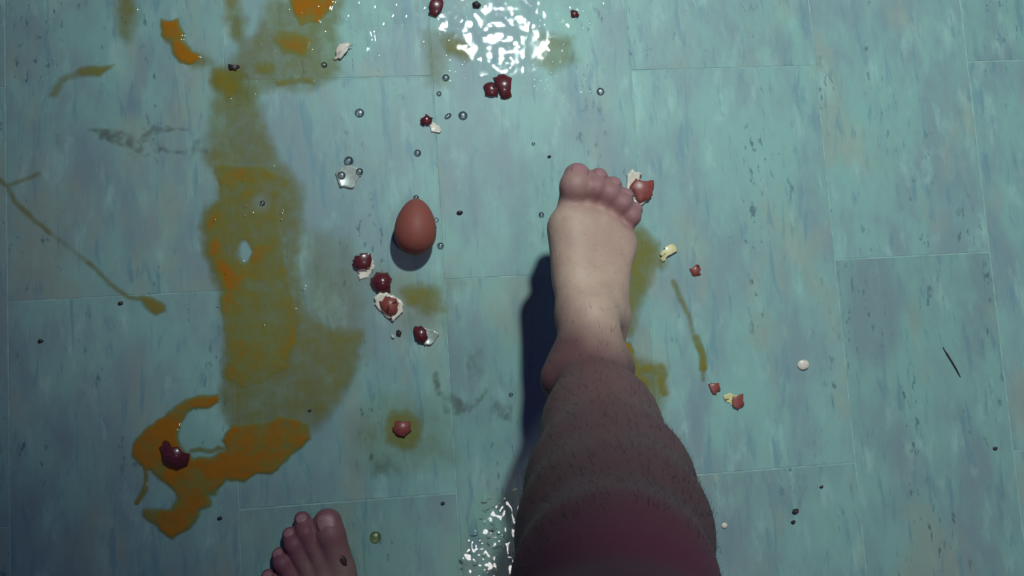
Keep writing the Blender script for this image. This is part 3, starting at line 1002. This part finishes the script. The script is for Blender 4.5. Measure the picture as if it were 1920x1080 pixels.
for nm, val in (('redness', red), ('tan', skin_shade)):
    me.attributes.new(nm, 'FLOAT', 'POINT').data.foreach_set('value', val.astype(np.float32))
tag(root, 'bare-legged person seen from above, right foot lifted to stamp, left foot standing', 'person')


def nail(c, fwd, side, wd, ln):
    fwd = fwd / np.linalg.norm(fwd); side = side - fwd * (side @ fwd); side /= np.linalg.norm(side)
    up = np.cross(side, fwd)
    if up[2] < 0: up = -up
    V, Fc = [], []
    nx, ny = 7, 6
    for layer in (0.0007, -0.0012):
        for i in range(nx):
            for j in range(ny):
                a, b = 2 * i / (nx - 1) - 1, 2 * j / (ny - 1) - 1
                ww = wd * (1 - 0.22 * max(0, b) ** 2 - 0.18 * max(0, -b) ** 2)
                V.append(c + side * a * ww + fwd * b * ln * (1 - 0.18 * a * a) + up * (layer - 0.22 * wd * a * a - 0.10 * ln * max(0, b) ** 2))
    nb = nx * ny
    for base, fl in ((0, 0), (nb, 1)):
        for i in range(nx - 1):
            for j in range(ny - 1):
                q = (base + i * ny + j, base + (i + 1) * ny + j, base + (i + 1) * ny + j + 1, base + i * ny + j + 1)
                Fc.append(q[::-1] if fl else q)
    rim = [i * ny for i in range(nx)] + [(nx - 1) * ny + j for j in range(1, ny)] + [i * ny + ny - 1 for i in range(nx - 2, -1, -1)] + [j for j in range(ny - 2, 0, -1)]
    for p, q in zip(rim, rim[1:] + rim[:1]):
        Fc.append((p, nb + p, nb + q, q))
    return link_mesh('toenail', V, Fc, M_NAIL, root)


def toe_nails(tws, fn, s):
    for n, tw in enumerate(tws):
        p1, p2 = fn(*tw[1][:3]), fn(*tw[2][:3])
        r = tw[2][3]
        d = p2 - p1
        c = p1 * 0.15 + p2 * 0.85
        side = np.cross(d, (0, 0, 1.0))
        upv = np.cross(side / np.linalg.norm(side), d / np.linalg.norm(d))
        if upv[2] < 0: upv = -upv
        c = c + upv * (r * 0.97)
        nail(c, d, side, r * 0.66, r * (0.62 if n == 0 else 0.55))


toe_nails(toesR, P, 1)
toe_nails(toesL, W, 1)
# a scab on the standing foot
nrm = np.zeros(len(Vb) * 3); me.vertices.foreach_get('normal', nrm); nrm = nrm.reshape(-1, 3)
pc = P(640, 1050, 0.035)
ii = np.argmin(((Vb - CAM) / np.linalg.norm(Vb - CAM, axis=1)[:, None] @ ((pc - CAM) / np.linalg.norm(pc - CAM))) * -1 + (Vb[:, 2] > 0.1) + (nrm[:, 2] < 0.3))
V, Fc = dome(Vb[ii], 0.0040, 0.0014, 12, 4, 1.7, 0.4, -0.0006)
V = np.array(V); V[:, :2] += rng.normal(0, 0.0004, (len(V), 2))
o = link_mesh('scab', V, Fc, M_SCAB, root)
o['label'] = 'dark scab on top of the standing foot'

# hair on the shin and the lower thigh
dR = np.min([np.linalg.norm(Vb - kneeR, axis=1) + 10 * 0, np.full(len(Vb), 9.0)], 0)
zone = (Vb[:, 2] > 0.17) & (Vb[:, 2] < 0.56) & (Vb[:, 0] > mid[0] + 0.02)
patch = np.linalg.norm(Vb - (kneeR + np.array([0.0, -0.01, 0.06])), axis=1) > 0.055
cand = np.nonzero(zone & patch)[0]
wt = np.clip((Vb[cand, 2] - 0.17) / 0.15, 0.02, 1); wt /= wt.sum()
pick = rng.choice(cand, min(2600, len(cand)), replace=False, p=wt)
HV, HF = [], []
for i in pick:
    p, n = Vb[i], nrm[i]
    down = np.array([rng.normal(0, 0.35), 0.25 + rng.normal(0, 0.3), -1.0])
    down = down - n * (down @ n); down /= np.linalg.norm(down) + 1e-9
    ln = rng.uniform(0.006, 0.013)
    q1 = p + n * ln * 0.14 + down * ln * 0.5
    q2 = p + n * ln * 0.16 + down * ln
    u = np.cross(n, down); r = 0.00010
    b = len(HV)
    for c, rr in ((p - n * 0.0006, r), (q1, r * 0.8)):
        HV += [c + u * rr, c - 0.5 * u * rr + n * rr * 0.87, c - 0.5 * u * rr - n * rr * 0.87]
    HV.append(q2)
    for k in range(3):
        j = (k + 1) % 3
        HF.append((b + k, b + j, b + 3 + j, b + 3 + k)); HF.append((b + 3 + k, b + 3 + j, b + 6))
o = link_mesh('leg_hair', HV, HF, M_HAIR, root)
o['kind'] = 'stuff'
o['label'] = 'short dark hair on the shin'

# dark shorts on the hips (above the frame of the photograph)
def shorts_d(pts, sel):
    return np.maximum(body_d(pts, sel) - 0.007, np.maximum(pts[:, 2] - TOP + 0.01, 0.73 - pts[:, 2]))


lo2 = lo.copy(); lo2[2] = 0.70
Vs, Fs = surface_nets(lo2, hi, 0.006, shorts_d, None)
link_mesh('shorts', Vs, Fs, M_CLOTH, root)
